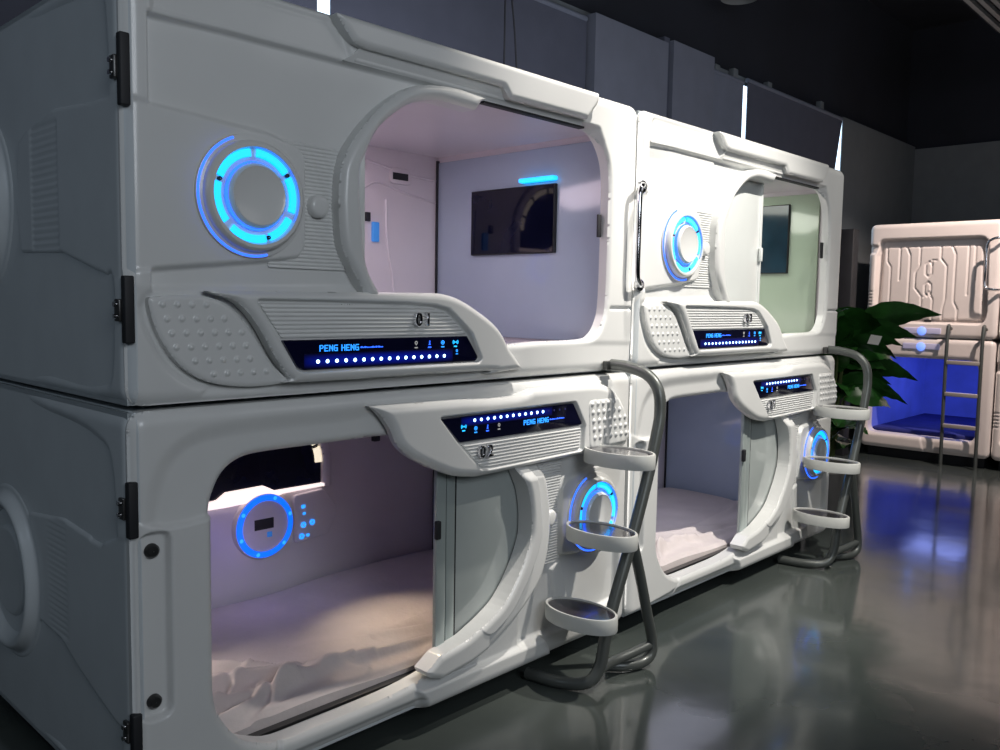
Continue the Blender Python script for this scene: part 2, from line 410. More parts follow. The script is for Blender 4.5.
GL = {'P': ["11110","10001","10001","11110","10000","10000","10000"], 'E': ["11111","10000","10000","11110","10000","10000","11111"],
      'N': ["10001","11001","10101","10101","10011","10001","10001"], 'G': ["01111","10000","10000","10111","10001","10001","01111"],
      'H': ["10001","10001","10001","11111","10001","10001","10001"], ' ': ["00000"]*7}
def logo(parent, u, v, y, size):
    mb = MB(); px = size/7; x = u
    for ch in "PENG HENG":
        if ch == ' ': x += px*4; continue
        for r, row in enumerate(GL[ch]):
            for c, b in enumerate(row):
                if b == '1':
                    mb.box((x+c*px, y-.0012, v+size-(r+1)*px), (x+(c+1.12)*px, y, v+size-r*px+px*.1))
        x += px*6.3
    a = mb.obj('logo_lettering', M['blue_text'], parent)
    tag(a, 'glowing blue PENG HENG lettering')
    mb = MB(); x += px*1.5
    for w in (3, 2, 3, 2, 2, 0, 2, 3, 2, 3, 0, 3, 2, 2):
        if w: mb.box((x, y-.0012, v+size*.36), (x+px*w*.8, y, v+size*.36+px*(1.1 if w == 2 else 1.7)))
        x += px*(w*.8+.7)
    mb.obj('fine_print', M['blue'], parent)
def icon(parent, kind, u, v, y, s, m):
    mb = MB()
    if kind == 'signal':
        for sg in (0, PI):
            mb.lathe([(s*.55,0),(s*.55,.0012),(s*.42,.0012),(s*.42,0)], 10, (u, y, v), sg-.7, sg+.7)
            mb.lathe([(s*.95,0),(s*.95,.0012),(s*.80,.0012),(s*.80,0)], 10, (u, y, v), sg-.6, sg+.6)
        mb.box((u-s*.4, y-.0012, v-s*.1), (u+s*.4, y, v+s*.1))
    elif kind == 'fan':
        mb.lathe([(s*.55,0),(s*.55,.0012),(s*.40,.0012),(s*.40,0)], 20, (u, y, v))
        mb.box((u-s*.3, y-.0012, v-s*.08), (u+s*.3, y, v+s*.08)); mb.box((u-s*.08, y-.0012, v-s*.3), (u+s*.08, y, v+s*.3))
    elif kind == 'person':
        mb.lathe([(s*.2,.0012),(0.001,.0012)], 12, (u, y, v+s*.4)); mb.box((u-s*.12, y-.0012, v-s*.35), (u+s*.12, y, v+s*.15)); mb.box((u-s*.3, y-.0012, v-s*.5), (u+s*.3, y, v-s*.35))
    else:
        mb.lathe([(s*.45,0),(s*.45,.0012),(s*.25,.0012),(s*.25,0)], 16, (u, y, v+s*.1)); mb.box((u-s*.1, y-.0012, v-s*.5), (u+s*.1, y, v-s*.3))
    mb.box((u-s*.5, y-.0012, v-s*1.25), (u+s*.5, y, v-s*.95)); 
    mb.obj('display_icon', m, parent)
DOTME = {}
def dots(parent, pts, y, on):
    for i, (u, v) in enumerate(pts):
        k = i < on
        if k not in DOTME:
            o = MB().lathe([(.0062,0),(.0055,.0018),(.0001,.0024)] if k else [(.0045,0),(.0001,.001)], 12).obj('indicator_light', M['dot' if k else 'dot_off'])
            DOTME[k] = o.data; bpy.data.objects.remove(o)
        link('indicator_light', DOTME[k], None, parent, (u, y, v))

def ring_light(parent, u, v, y):
    R = .158
    o = MB().lathe([(R+.022,-.006),(R+.020,.004),(R+.003,.009),(R,.026),(R-.008,.034),(R-.018,.034),(R-.024,.018),(.098,.014),(.092,.036),(.084,.043),(.078,.040),(.001,.041)], 96).obj('ring_lamp', M['white'], parent, (u, y, v))
    for k in range(6):
        a0 = [.66, 1.72, 2.90, 4.02, 5.06, 5.98][k]; a1 = [1.56, 2.76, 3.82, 4.96, 5.80, 6.82][k]
        MB().lathe([(.134,.020),(.132,.025),(.114,.025),(.112,.019)], 14, (0,0,0), a0, a1, True).obj('light_segment', M['cyan'], o)
    for a in (.60, 2.83, 5.02):
        x, z = .123*math.cos(a), .123*math.sin(a)
        MB().lathe([(.006,.019),(.006,.028),(.001,.028)], 10, (x, 0, z)).obj('dark_clip', M['black'], o)
    MB().lathe([(R+.0185,.004),(R+.0175,.008),(R+.0125,.0085),(R+.011,.004)], 60, (0,0,0), PI*.62, PI*1.58, True).obj('painted_halo', M['blue'], o)  # blue spill on the boss rim, painted as an emissive arc
    MB().lathe([(.100,.020),(.0975,.022),(.0955,.030)], 60).obj('painted_inner_glow', M['blue'], o)  # blue light on the inner channel wall, painted as emission
    MB().lathe([(R-.022,.016),(R-.0215,.022),(R-.0205,.030)], 60, (0,0,0), -.5, 1.6).obj('painted_outer_glow', M['blue'], o)  # blue light on the outer channel wall, painted as emission
    return o
def hinge(parent, v, vg0, vg1):
    o = MB().box((-.005, -.003, vg0), (.022, .022, vg1), .004).obj('hinge', M['black'], parent)
    b = MB().box((-.012, .020, v-.030), (-.001, .050, v+.030), .003).obj('hinge_plate', M['darkchrome'], o)
    for dz in (-.016, .016):
        MB().tube([(-.012, .035, v+dz), (-.020, .035, v+dz)], .007, 10).obj('hinge_bolt', M['chrome'], o)
    return o
def grab_handle(parent, u, v0, v1, y=-.0, off=.075):
    o = MB().tube([(.022, .012, v1), (-.005, -.020, v1+.002), (-.045, -.045, v1-.004), (-.080, -.055, v1-.04), (-.082, -.055, (v0+v1)/2), (-.082, -.055, v0+.05), (-.060, -.050, v0+.012), (-.02, -.03, v0), (.022, .012, v0)], .0125, 14, 6).obj('grab_handle', M['chrome'], parent)
    for v in (v0, v1):
        MB().lathe([(.030,-.004),(.030,.008),(.022,.016),(.012,.018)], 24, (.026, .008, v)).obj('handle_flange', M['chrome'], o)
    tag(o, 'chrome grab handle'); return o

def plinth(root_, w, d, y0, hgt):
    return MB().box((.06, y0, -hgt), (w-.06, d-.1, .02)).obj('base_plinth', M['black'], root_)
def box_body(root_, kind):
    """outer tub behind the front panel: top, bottom, right, back"""
    mb = MB(); t = .015; i = .010
    mb.box((i, .03, H-i-t), (W-i, D-.01, H-i)); mb.box((i, .03, i), (W-i, D-.01, i+t))
    mb.box((W-i-t, .03, i), (W-i, D-.01, H-i)); mb.box((i, D-.01-t, i), (W-i, D-.01, H-i)); mb.box((i, .03, i), (i+t, D-.01, H-i))
    return mb.obj('body_shell', M['side'], root_)
X0I, X1I, YI, YB = .08, 2.21, .045, 1.21
def lining(root_, v0, v1, endm, mirror):
    # room of the pod: floor, ceiling, left end, back, as one moulded lining with soft corners, open at the front
    import bmesh
    bm = bmesh.new(); bmesh.ops.create_cube(bm, size=1.)
    for v in bm.verts:
        v.co = ((X0I+X1I)/2+v.co.x*(X1I-X0I), (YI+YB)/2+v.co.y*(YB-YI), (v0+v1)/2+v.co.z*(v1-v0))
    es = [e for e in bm.edges if all(v.co.x < X0I+.01 for v in e.verts) and not all(v.co.y < YI+.01 for v in e.verts)]
    bmesh.ops.bevel(bm, geom=es, offset=.06, segments=4, profile=.5, affect='EDGES')
    bm.faces.ensure_lookup_table(); bm.normal_update()
    kill = [f for f in bm.faces if f.normal.y < -.9]
    bmesh.ops.delete(bm, geom=kill, context='FACES'); bmesh.ops.reverse_faces(bm, faces=bm.faces[:])
    me = bpy.data.meshes.new('interior_lining'); bm.to_mesh(me); bm.free()
    me.polygons.foreach_set('use_smooth', [True]*len(me.polygons)); me.set_sharp_from_angle(angle=math.radians(40))
    lo = link('interior_lining', me, M['lining'], root_)
    # glossy end wall panel at the right
    ew = MB().box((X1I-.012, YI+.06, v0+.02), (X1I-.002, YB-.01, v1-.03), .004).obj('end_wall_panel', endm, root_)
    MB().box((X1I-.022, YB-.016, v0), (X1I-.006, YB-.006, v1-.02)).obj('corner_seam', M['black'], ew)
    return lo
def back_fittings(root_, uc, v0, y=YB):
    """oval lamp arch over a dark mirror, lit shelf, round control dial, on the back wall; uc centre"""
    b = v0+.50
    k = MB(); 
    R1, R2 = .37, .30
    def arch(R, zt, n=28):
        return [(uc+R*math.cos(a), b+.10+zt*math.sin(a)) for a in [PI*i/n for i in range(n+1)]]
    # white frame
    out = arch(.375, .335); inn = arch(.325, .290)
    out = [(uc+.375, b-.02)]+out+[(uc-.375, b-.02)]; inn = [(uc+.325, b-.02)]+inn+[(uc-.325, b-.02)]
    poly = out+inn[::-1]
    fr = sheet('mirror_frame', poly, dome(poly, .015, .03), .008, M['lining'], root_, back=0, loc=(0, y, 0))
    # light segments
    for (a0, a1) in ((0.02,.30),(.36,.78),(.84,1.28),(1.36,1.78),(1.86,2.30),(2.36,2.78),(2.84,3.12)):
        V = []; F = []; n = 10
        for i in range(n+1):
            a = a0+(a1-a0)*i/n
            for (rx, rz, h) in ((.318,.284,.001),(.318,.284,.022),(.288,.254,.016),(.288,.254,.001)):
                V.append((uc+rx*math.cos(a), -h, b+.10+rz*math.sin(a)))
        for i in range(n):
            for q in range(3): F.append((i*4+q, i*4+q+1, i*4+q+5, i*4+q+4))
        MB().add(V, F).obj('lamp_segment', M['warm'], fr)
    dk = arch(.322, .288); dk = [(uc+.322, b)]+dk+[(uc-.322, b)]
    prism('mirror_glass', dk, -.006, -.001, M['gloss_black'], fr, 0)
    # lit shelf with a raised hump
    sh = [(uc-.40,b-.035),(uc-.40,b-.010),(uc-.24,b-.005),(uc-.19,b+.028),(uc-.0,b+.032),(uc+.06,b-.0),(uc+.34,b+.0),(uc+.36,b-.014),(uc+.1,b-.018),(uc+.05,b-.030),(uc-.2,b-.038)]
    prism('lit_shelf', rnd(sh, .015, 3), y-.026, y-.0, M['shelflight'], root_, .006)
    dial = MB().lathe([(.155,0),(.150,.03),(.120,.034),(.116,.028),(.001,.028)], 64).obj('control_dial', M['lining'], root_, (uc, y, v0+.345))
    MB().lathe([(.148,.0305),(.145,.036),(.121,.0385),(.119,.034)], 64).obj('dial_light_ring', M['dialring'], dial)
    for a in (.3, 1.2, 2.6, 3.5, 4.4, 5.5):
        MB().lathe([(.010,.037),(.007,.040),(.001,.041)], 10, (.134*math.cos(a), 0, .134*math.sin(a))).obj('dial_bright_spot', M['blue_text'], dial)
    MB().box((-.055, -.031, -.015), (.045, -.027, .035), .002).obj('dial_screen', M['black'], dial)
    MB().box((.01, -.033, -.055), (.035, -.027, -.03), .002).obj('dial_button', M['switchblue'], dial)
    cp = prism('control_panel', rnd([(uc+.17,v0+.22),(uc+.36,v0+.24),(uc+.42,v0+.36),(uc+.34,v0+.47),(uc+.16,v0+.46)], .03), y-.016, y, M['lining'], root_, .006)
    for (x, z, s) in ((.215,.40,.010),(.220,.365,.007),(.215,.31,.014),(.265,.315,.014),(.205,.255,.014),(.24,.255,.008)):
        mb = MB(); 
        if s > .012: mb.lathe([(s,.018),(s,.021),(s*.45,.021),(s*.45,.018)], 14, (uc+x, y, v0+z))
        else: mb.box((uc+x-s, y-.020, v0+z-s*.8), (uc+x+s, y-.016, v0+z+s*.8))
        mb.obj('control_icon', M['blue_text'], cp)
def sliding_door(root_, u0, u1, v0, v1, m, handle_v, y=.052, shape=None):
    t = .014
    dr = MB().box((u0+.10, y, v0), (u1, y+t*.6, v1), .002).obj('sliding_door', m, root_)
    for a, b, dy in ((u0, u0+.048, -.006), (u0+.056, u0+.10, 0)):
        MB().box((a, y-.006+dy, v0), (b, y+t+dy, v1), .004).obj('door_stile', M['doorframe'], dr)
    for a in (u0+.048, u0+.100): MB().box((a, y-.003, v0), (a+.008, y+t, v1)).obj('rail_gap', M['black'], dr)
    MB().box((u0-.012, y-.028, handle_v-.035), (u0+.012, y-.008, handle_v+.035), .006).obj('door_handle', M['black'], dr)
    return dr

def build_upper(loc):
    r = root('capsule_pod', '-', 'capsule pod', loc)
    sheet('front_shell', OUT, h_upper, .0052, M['white'], r, holes=[UP_HOLE], back=.06, hole_back=.055)
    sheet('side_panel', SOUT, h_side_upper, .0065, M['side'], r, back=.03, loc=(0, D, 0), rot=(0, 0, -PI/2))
    box_body(r, 'u')
    lining(r, .11, 1.075, M['gloss'], False)
    back_fittings(r, 1.17, .13)
    # arch frame round the left of the opening
    ao = [(.775,.312),(.771,.329),(.742,.377),(.70,.44),(.679,.495),(.671,.587),(.673,.67),(.687,.744),(.741,.833),(.838,.937),(.947,1.014),(1.018,1.040),(1.13,1.056),(1.23,1.058)]
    ai = [(1.131,1.002),(1.056,.998),(.948,.962),(.83,.871),(.773,.775),(.753,.727),(.750,.64),(.758,.55),(.778,.419),(.833,.33),(.848,.312)]
    C = sp2(ao, 4)[:-1]+[(1.325,1.050),(1.30,1.035),(1.272,1.000)]+sp2(ai, 4)
    sheet('arch_frame', C, dome(C, .026, .034, .034), .003, M['white'], r, back=.05)
    # header canopy
    C = rnd([(.650,1.188),(.688,1.145),(.722,1.112),(.762,1.105),(1.405,1.106),(1.440,1.068),(1.915,1.070),(1.990,1.152),(1.992,1.188)], [.004,.02,.02,.02,.02,.01,.02,.01,.004], 4)
    def hc(P):
        d = sdf(C, P); h = np.full(len(P), .036)+.0*P[:, 0]
        h = h-.030*sstep((P[:, 1]-1.150)/.05)*0
        return edge(h, d, .022, .020)
    sheet('header_canopy', C, hc, .0032, M['white'], r, back=.06)
    C = [(.70,1.060),(.73,1.080),(.76,1.112),(1.41,1.112),(1.45,1.075),(1.92,1.072),(1.92,1.046),(1.3,1.046),(1.2,1.062)]
    sheet('header_soffit', C, lambda P: np.interp(P[:, 1], [1.046, 1.065, 1.11], [-.012, -.004, .012]), .006, M['white'], r, back=.02)
    MB().box((1.33, .0, 1.038), (1.93, .03, 1.046)).obj('door_track', M['black'], r)
    # rib panel and button
    C = rnd([(.44,.40),(.735,.40),(.70,.50),(.672,.60),(.680,.70),(.70,.785),(.44,.79)], .008)
    sheet('ribbed_panel', C, ribs(C, -.022, .0118, .005), .0025, M['white'], r, back=.035)
    MB().lathe([(.036,-.03),(.036,-.006),(.030,.002),(.022,.004),(.001,.004)], 32).obj('round_button', M['white'], r, (.612, 0, .596))
    ring_light(r, .376, .602, .002)
    # console
    co = [(.215,.324),(.619,.330),(.825,.332),(1.02,.334),(1.104,.332),(1.172,.319),(1.225,.300),(1.275,.277),(1.361,.231),(1.417,.186),(1.458,.131),(1.50,.09),(1.541,.046)]
    ci = [(1.335,.036),(1.325,.048),(.53,.050),(.49,.062),(.455,.098),(.420,.150),(.385,.21),(.345,.262),(.300,.298),(.245,.314)]
    C = sp2(co, 4)+sp2(ci, 3)
    ins = rnd([(.365,.302),(.626,.301),(.938,.297),(1.066,.291),(1.133,.277),(1.185,.238),(1.248,.188),(1.300,.094),(1.285,.082),(.53,.082),(.505,.090)], [.008,0,0,.02,.04,.04,.04,.02,.01,.02,.02], 4)
    def hcon(P):
        d = sdf(C, P); di = sdf(ins, P); h = edge(np.full(len(P), .040), d, .026, .026)
        s = sstep(.5-di/.012); return h+s*(.018-h)
    sheet('console', C, hcon, .0032, M['white'], r, back=.01)
    C2 = rnd([(.378,.294),(.62,.293),(.93,.289),(1.06,.283),(1.125,.268),(1.175,.232),(1.225,.188),(.455,.188)], [.004,0,0,.02,.03,.03,0,.002], 4)
    sheet('console_grille', C2, ribs(C2, .030, .0128, .006, r=.004), .0026, M['white'], r, back=.0)
    # dimple panel
    C = sp2([(.058,.296),(.075,.305),(.15,.312),(.225,.308),(.285,.288),(.335,.245),(.385,.180),(.430,.115),(.470,.075),(.500,.055),(.46,.047),(.35,.045),(.24,.062),(.165,.10),(.115,.152),(.075,.225)], 4, True)
    pts = []
    for j in range(7):
        for i in range(12):
            p = (.095+.0425*i+.0125*j, .285-.0395*j)
            if inside(C, p, .018): pts.append(p)
    sheet('dimple_panel', C, bumps(C, .016, .008, pts, .0085, .006), .0028, M['white'], r, back=.03)
    # display
    C = rnd([(.455,.181),(1.232,.181),(1.292,.100),(1.275,.087),(.53,.087),(.508,.096)], [.003,.006,.012,.01,.02,.02], 4)
    dp = prism('display_panel', C, -.0285, -.01, M['disp'], r, .002)
    y = -.0292
    MB().box((.53, y-.0002, .090), (1.16, y+.001, .138)).obj('painted_dot_glow', M['blue_soft'], dp)  # painted bloom behind the dots
    logo(dp, .587, .143, y, .020)
    dots(dp, [(.581+.0358*i, .112) for i in range(16)], y-.0005, 16)
    for k, (kd, m_) in enumerate((('moon','icon_grey'),('person','blue'),('fan','blue_text'),('signal','cyan'))):
        icon(dp, kd, .985+.0625*k, .160, y, .014, M[m_])
    icon(dp, 'x', 1.180, .128, y, .010, M['blue_text'])
    sliding_door(r, .90, .18, .14, 1.05, M['door'], .55) if False else None
    # hinges
    hinge(r, .90, .80, .985); hinge(r, .268, .18, .36)
    # interior fittings seen through the opening
    vp = prism('air_vent', rnd([(1.86,.905),(2.02,.905),(2.00,.985),(1.88,.985)], .03), YB-.012, YB, M['lining'], r, .004)
    MB().box((1.885, YB-.016, .925), (1.985, YB-.010, .960)).obj('vent_grille', M['black'], vp)
    MB().box((1.755, YB-.015, .60), (1.80, YB, .70), .006).obj('switch_plate', M['switchblue'], r)
    MB().box((1.715, YB-.012, .70), (1.745, YB, .745), .003).obj('wall_socket', M['black'], r)
    for pts_ in ([(1.70,.86),(1.80,.90),(2.00,.86),(2.20,.83)], [(1.62,1.02),(1.80,.99),(2.0,.96),(2.2,.95)], [(1.85,.82),(1.86,.6),(1.90,.4),(1.92,.2)]):
        P3 = [(a, YB-.002, b) for a, b in pts_]
        MB().tube(P3, .006, 6, 5).obj('moulded_rib', M['lining'], r)
    return r
def build_lower(loc):
    r = root('capsule_pod', '-', 'capsule pod', loc)
    sheet('front_shell', OUT, h_lower, .0052, M['white'], r, holes=[LO_HOLE], back=.06, hole_back=.075)
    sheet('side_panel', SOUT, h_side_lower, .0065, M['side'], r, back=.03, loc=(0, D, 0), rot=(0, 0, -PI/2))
    box_body(r, 'l'); plinth(r, W, D, .16, .079)
    lining(r, .085, 1.075, M['gloss'], True)
    back_fittings(r, 1.125, .11)
    # arch at the right of the opening, two tiers
    ao = [(1.40,.170),(1.46,.195),(1.54,.240),(1.612,.297),(1.668,.363),(1.695,.45),(1.705,.55),(1.700,.66),(1.68,.76),(1.64,.85)]
    ai = [(1.49,.85),(1.540,.76),(1.560,.68),(1.565,.61),(1.556,.541),(1.511,.436),(1.44,.33),(1.36,.278),(1.30,.25),(1.23,.225),(1.11,.207)]
    sh_ = lambda L: [(a+.038*min(1, max(0, (b-.2)/.3)), b) for a, b in L]
    ao = sh_(ao); ai = sh_(ai)
    C = [(1.12,.118),(1.27,.135)]+sp2(ao, 4)+sp2(ai, 4)+[(1.045,.165),(1.06,.140)]
    aim = sp2(sh_([(1.46,.92),(1.50,.835),(1.540,.76),(1.565,.61),(1.556,.541),(1.511,.436),(1.44,.33),(1.36,.278)]), 4)
    def ha(P):
        d = sdf(C, P)
        q = np.full(len(P), 1e9)
        for a, b in zip(aim[:-1], aim[1:]):
            a = np.array(a); b = np.array(b); e = b-a; t = np.clip(((P-a) @ e)/(e @ e), 0, 1); q = np.minimum(q, np.hypot(*(P-a-t[:, None]*e).T))
        h = .026+.024*sstep((.066-q)/.012)
        h = np.where(P[:, 0] < 1.36, np.maximum(h, .046), h)
        h = h-.030*sstep((P[:, 1]-.79)/.06)
        return edge(h, d, .022, .02)
    sheet('arch_frame', C, ha, .003, M['white'], r, back=.036)
    # canopy console, flipped: display on the upper side
    bo = [(.786,1.154),(.825,1.13),(.871,1.076),(.906,1.011),(.96,.965),(1.026,.929),(1.09,.90),(1.169,.870),(1.25,.855),(1.325,.850),(1.65,.856),(1.926,.862),(2.10,.862),(2.25,.866)]
    to = [(2.278,.90),(2.272,.95),(2.251,1.009),(2.22,1.06),(2.186,1.095),(2.123,1.135),(2.04,1.158),(1.90,1.165),(1.60,1.163)]
    C = sp2(bo, 4)+sp2(to, 4)+[(1.555,1.150),(1.50,1.142),(1.36,1.140),(1.20,1.148),(1.05,1.150)]
    ins = rnd([(1.093,1.091),(1.865,1.092),(1.935,.985),(1.925,.878),(1.36,.872),(1.305,.878),(1.19,.985)], [.004,.02,.02,.01,.03,.03,.02], 4)
    def hcan(P):
        d = sdf(C, P); di = sdf(ins, P); h = edge(np.full(len(P), .044), d, .034, .034)
        s = sstep(.5-di/.012); return h+s*(.024-h)
    sheet('console', C, hcan, .0032, M['white'], r, back=.0)
    C2 = rnd([(1.205,.985),(1.918,.985),(1.912,.886),(1.365,.880),(1.312,.886)], [.003,.005,.008,.03,.02], 4)
    sheet('console_grille', C2, ribs(C2, .035, .0128, .006, r=.004), .0026, M['white'], r, back=.0)
    Cd = rnd([(1.950,1.095),(2.165,1.090),(2.215,1.035),(2.245,.97),(2.248,.885),(1.965,.880),(1.958,.985)], .03, 4)
    pts = []
    for j in range(6):
        for i in range(9):
            p = (1.935+.0385*i+(.006*j), 1.075-.037*j)
            if inside(Cd, p, .012): pts.append(p)
    sheet('dimple_panel', Cd, bumps(Cd, .012, .048, pts, .0105, .008), .0028, M['white'], r, back=-.03)
    C = rnd([(1.101,1.085),(1.858,1.087),(1.922,.996),(1.910,.990),(1.196,.990)], [.003,.02,.01,.01,.003], 4)
    dp = prism('display_panel', C, -.0345, -.01, M['disp'], r, .002)
    y = -.0352
    MB().box((1.20, y-.0002, 1.046), (1.72, y+.001, 1.085)).obj('painted_dot_glow', M['blue_soft'], dp)  # painted bloom behind the dots
    logo(dp, 1.545, 1.022, y, .020)
    dots(dp, [(1.270+.0355*i, 1.067) for i in range(16)], y-.0005, 12)
    for k, (kd, m_) in enumerate((('signal','cyan'),('fan','blue_text'),('person','blue'),('moon','icon_grey'))):
        icon(dp, kd, 1.214+.063*k, 1.036 if k else 1.048, y, .014, M[m_])
    C = rnd([(1.675,.40),(1.86,.40),(1.86,.845),(1.655,.845),(1.69,.75),(1.70,.65),(1.70,.52)], .008)
    sheet('ribbed_panel', C, ribs(C, -.022, .0118, .005), .0025, M['white'], r, back=.035)
    MB().lathe([(.036,-.03),(.036,-.006),(.030,.002),(.022,.004),(.001,.004)], 32).obj('round_button', M['white'], r, (1.775, 0, .60))
    ring_light(r, 2.065, .580, .002)
    sliding_door(r, 1.145, 1.80, .13, 1.04, M['doorgrey'], .66, y=.042)
    MB().box((.36, .085, .098), (1.15, .115, .108)).obj('door_track', M['darkchrome'], r)
    for v in (.803, .37):
        s = MB().lathe([(.021,0),(.020,.010),(.014,.016),(.001,.017)], 20, (.064, .020, v)).obj('mounting_bolt', M['darkchrome'], r)
    hinge(r, .93, .85, 1.005); hinge(r, .30, .17, .355)
    MB().box((1.76, YB-.03, .78), (1.80, YB, .83), .006).obj('coat_hook', M['black'], r)
    return r

def inner_tint(r, m):
    for c in kids(r):
        if c.name.startswith('end_wall_panel'):
            c.data = c.data.copy(); c.data.materials.clear(); c.data.materials.append(m)

ZB = .08; PITCH = 2.352
up = build_upper((0, 0, ZB+H)); lo = build_lower((0, 0, ZB))
up2 = dup(up); up2.location = (PITCH, 0, ZB+H); lo2 = dup(lo); lo2.location = (PITCH, 0, ZB)
up['label'] = 'white upper sleeping capsule numbered 01, nearest top pod, pinkish interior with a screen'
lo['label'] = 'white lower sleeping capsule numbered 02, nearest bottom pod, open on a crumpled bed'
up2['label'] = 'white upper capsule further along, white sliding door half open on a green-lit interior'
lo2['label'] = 'white lower capsule further along, beneath the pod with the green-lit interior'
inner_tint(up2, M['gloss_green_lit'])  # this copy carries the green light in its wall colour
for q in (up2, lo2):
    for c in kids(q):
        if c.name.startswith('hinge'):
            for g in kids(c): bpy.data.objects.remove(g)
            bpy.data.objects.remove(c)
def number(r, txt, u, v, y, s=.062):
    for i, ch in enumerate(txt):
        o = text_mesh('number_digit', ch, s, .006, M['chrome'], r, (u+i*s*.69, y, v), .002); tag(o, 'chrome digit '+ch)
number(up, '01', .968, .222, -.040); number(lo, '02', 1.285, .925, -.045)
number(up2, '03', .968, .222, -.040); number(lo2, '04', 1.285, .925, -.045)
# the doors of the upper pods
d1 = sliding_door(up, .14, .80, .14, 1.05, M['door'], .55)
for c in list(kids(d1)): bpy.data.objects.remove(c)
MB().box((.780, .046, .14), (.822, .072, .86), .004).obj('door_stile', M['door'], d1)
d2 = MB().box((.62, .052, .14), (1.285, .064, 1.05), .002).obj('sliding_door', M['door'], up2)
MB().box((1.275, .046, .14), (1.300, .072, 1.05), .004).obj('door_stile', M['door'], d2)
MB().box((1.262, .028, .56), (1.284, .048, .64), .006).obj('door_handle', M['door'], d2)
MB().box((2.075, .030, .62), (2.110, .040, .72), .003).obj('latch_plate', M['black'], up2)
MB().box((2.10, .042, .60), (2.125, .052, .70), .003).obj('latch_plate', M['black'], up)
grab_handle(up2, .030, .395, .845)
# third handle on the end of the row
hd = MB().tube([(W-.0, .10, .87), (W+.05, .10, .87), (W+.085, .09, .855), (W+.095, .08, .81), (W+.095, .07, .62), (W+.09, .07, .44), (W+.075, .08, .40), (W+.04, .10, .385), (W-.0, .10, .385)], .0125, 14, 6).obj('grab_handle', M['chrome'], up2)
MB().box((W-.012, .04, .36), (W+.01, .15, .41), .004).obj('handle_flange', M['chrome'], hd)
MB().box((W-.012, .04, .85), (W+.01, .15, .89), .004).obj('handle_flange', M['chrome'], hd)

# screens (things of their own hanging on the end walls)
def screen(name, y0, y1, z0, z1, x, m, label):
    t = root(name, label, 'screen', (x, (y0+y1)/2, (z0+z1)/2))
    w, hh = (y1-y0)/2, (z1-z0)/2
    MB().box((-.022, -w, -hh), (.0, w, hh), .004).obj('screen_bezel', M['black'], t)
    MB().box((-.0245, -w+.006, -hh+.006), (-.021, w-.006, hh-.006)).obj('screen_glass', m, t)
    return t
screen('wall_television', .36, .92, 1.824, 2.150, X1I-.012, M['gloss_black'], 'black flat television on the end wall inside capsule 01')
screen('wall_television', .30, .90, 1.81, 2.265, PITCH+X1I-.012, M['teal_screen'], 'dark teal screen on the green-lit end wall behind the half open door')
ls = MB().box((X1I-.05, .36, 2.165), (X1I-.012, .58, 2.185), .006).obj('painted_ring_reflection', M['cyan'])  # emissive bar in place of the ring lamp's reflection on the wall
tag(ls, 'glowing cyan bar painted as a ring reflection above the television in capsule 01', 'painted reflection')

# mattresses
def mattress(x, z, label, amp=1.):
    t = root('mattress', label, 'mattress', (x, 0, z))
    C = rnd([(0, 0), (2.09, 0), (2.09, 1.06), (0, 1.06)], .05)
    def hm(P):
        h = np.full(len(P), .0); X, Y = P[:, 0], P[:, 1]
        rs = np.random.RandomState(3)
        for k in range(46):
            f = rs.uniform(3, 16); a = rs.uniform(0, PI); ph = rs.uniform(0, 6.28); h = h+.0016*6/f*np.sin((X*np.cos(a)+Y*np.sin(a))*f+ph+1.4*np.sin(Y*3.1+k))
        g = np.exp(-(((X-.35)/.55)**2+((Y-.2)/.40)**2))
        def fold(x0, y0, x1, y1, wd, hh, curv=0.):
            e = np.array([x1-x0, y1-y0]); L = np.hypot(*e); e = e/L
            t_ = np.clip((X-x0)*e[0]+(Y-y0)*e[1], 0, L); qx = X-x0-t_*e[0]; qy = Y-y0-t_*e[1]
            s_ = (-qx*e[1]+qy*e[0])+curv*np.sin(PI*t_/L)
            env = np.sin(PI*np.clip(t_/L, 0.02, .98))**.5
            dist = np.hypot(qx, qy)
            return 1.9*hh*env*(np.exp(-(s_/wd)**2)-.7*np.exp(-((s_-1.3*wd)/(.7*wd))**2))*(dist < 6*wd)
        for a in ((.25,.62,.72,.16,.028,.026,.04),(-.02,.30,.66,.18,.030,.030,-.05),(.02,.16,.75,.14,.030,.028,.03),(.60,.18,1.25,.12,.024,.018,.02),(.05,.02,.45,.10,.022,.024,.02),(.20,.10,.42,.26,.018,.018,.02),(.9,.35,1.9,.10,.030,.010,.06),(.42,.04,.62,.15,.018,.018,-.02),(1.2,.3,2.0,.45,.03,.012,.05),(.1,.45,.5,.30,.02,.012,.02)):
            h = h+fold(*a)*amp
        d = sdf(C, P); return edge(h+.0, d, .03, .03)
    me = sheet('bed_sheet', C, hm, .009, M['sheet'], t, back=.05, rot=(0, 0, 0))
    # lay the moulded sheet flat: its outward axis becomes up
    me.rotation_euler = (-PI/2, 0, 0); me.scale = (1, 1, -1)
    me.rotation_euler = (PI/2, 0, 0); me.scale = (1, 1, 1)
    return t, me
def mattress2(x, z, label, src=None):
    if src is None:
        t, me = mattress(0, 0, label)
        d = me.data; co = np.empty(len(d.vertices)*3); d.vertices.foreach_get('co', co); co = co.reshape(-1, 3)
        n = np.stack([co[:, 0], co[:, 2], -co[:, 1]], 1); d.vertices.foreach_set('co', n.ravel()); d.flip_normals() if False else None
        d.update(); me.rotation_euler = (0, 0, 0); me.location = (.10, .115, .062)
        MB().box((.11, .125, 0.004), (2.18, 1.165, .045), .02).obj('foam_base', M['sheet'], t)
        t.location = (x, 0, z); return t
    t = dup(src); t.location = (x, 0, z); t['label'] = label; return t
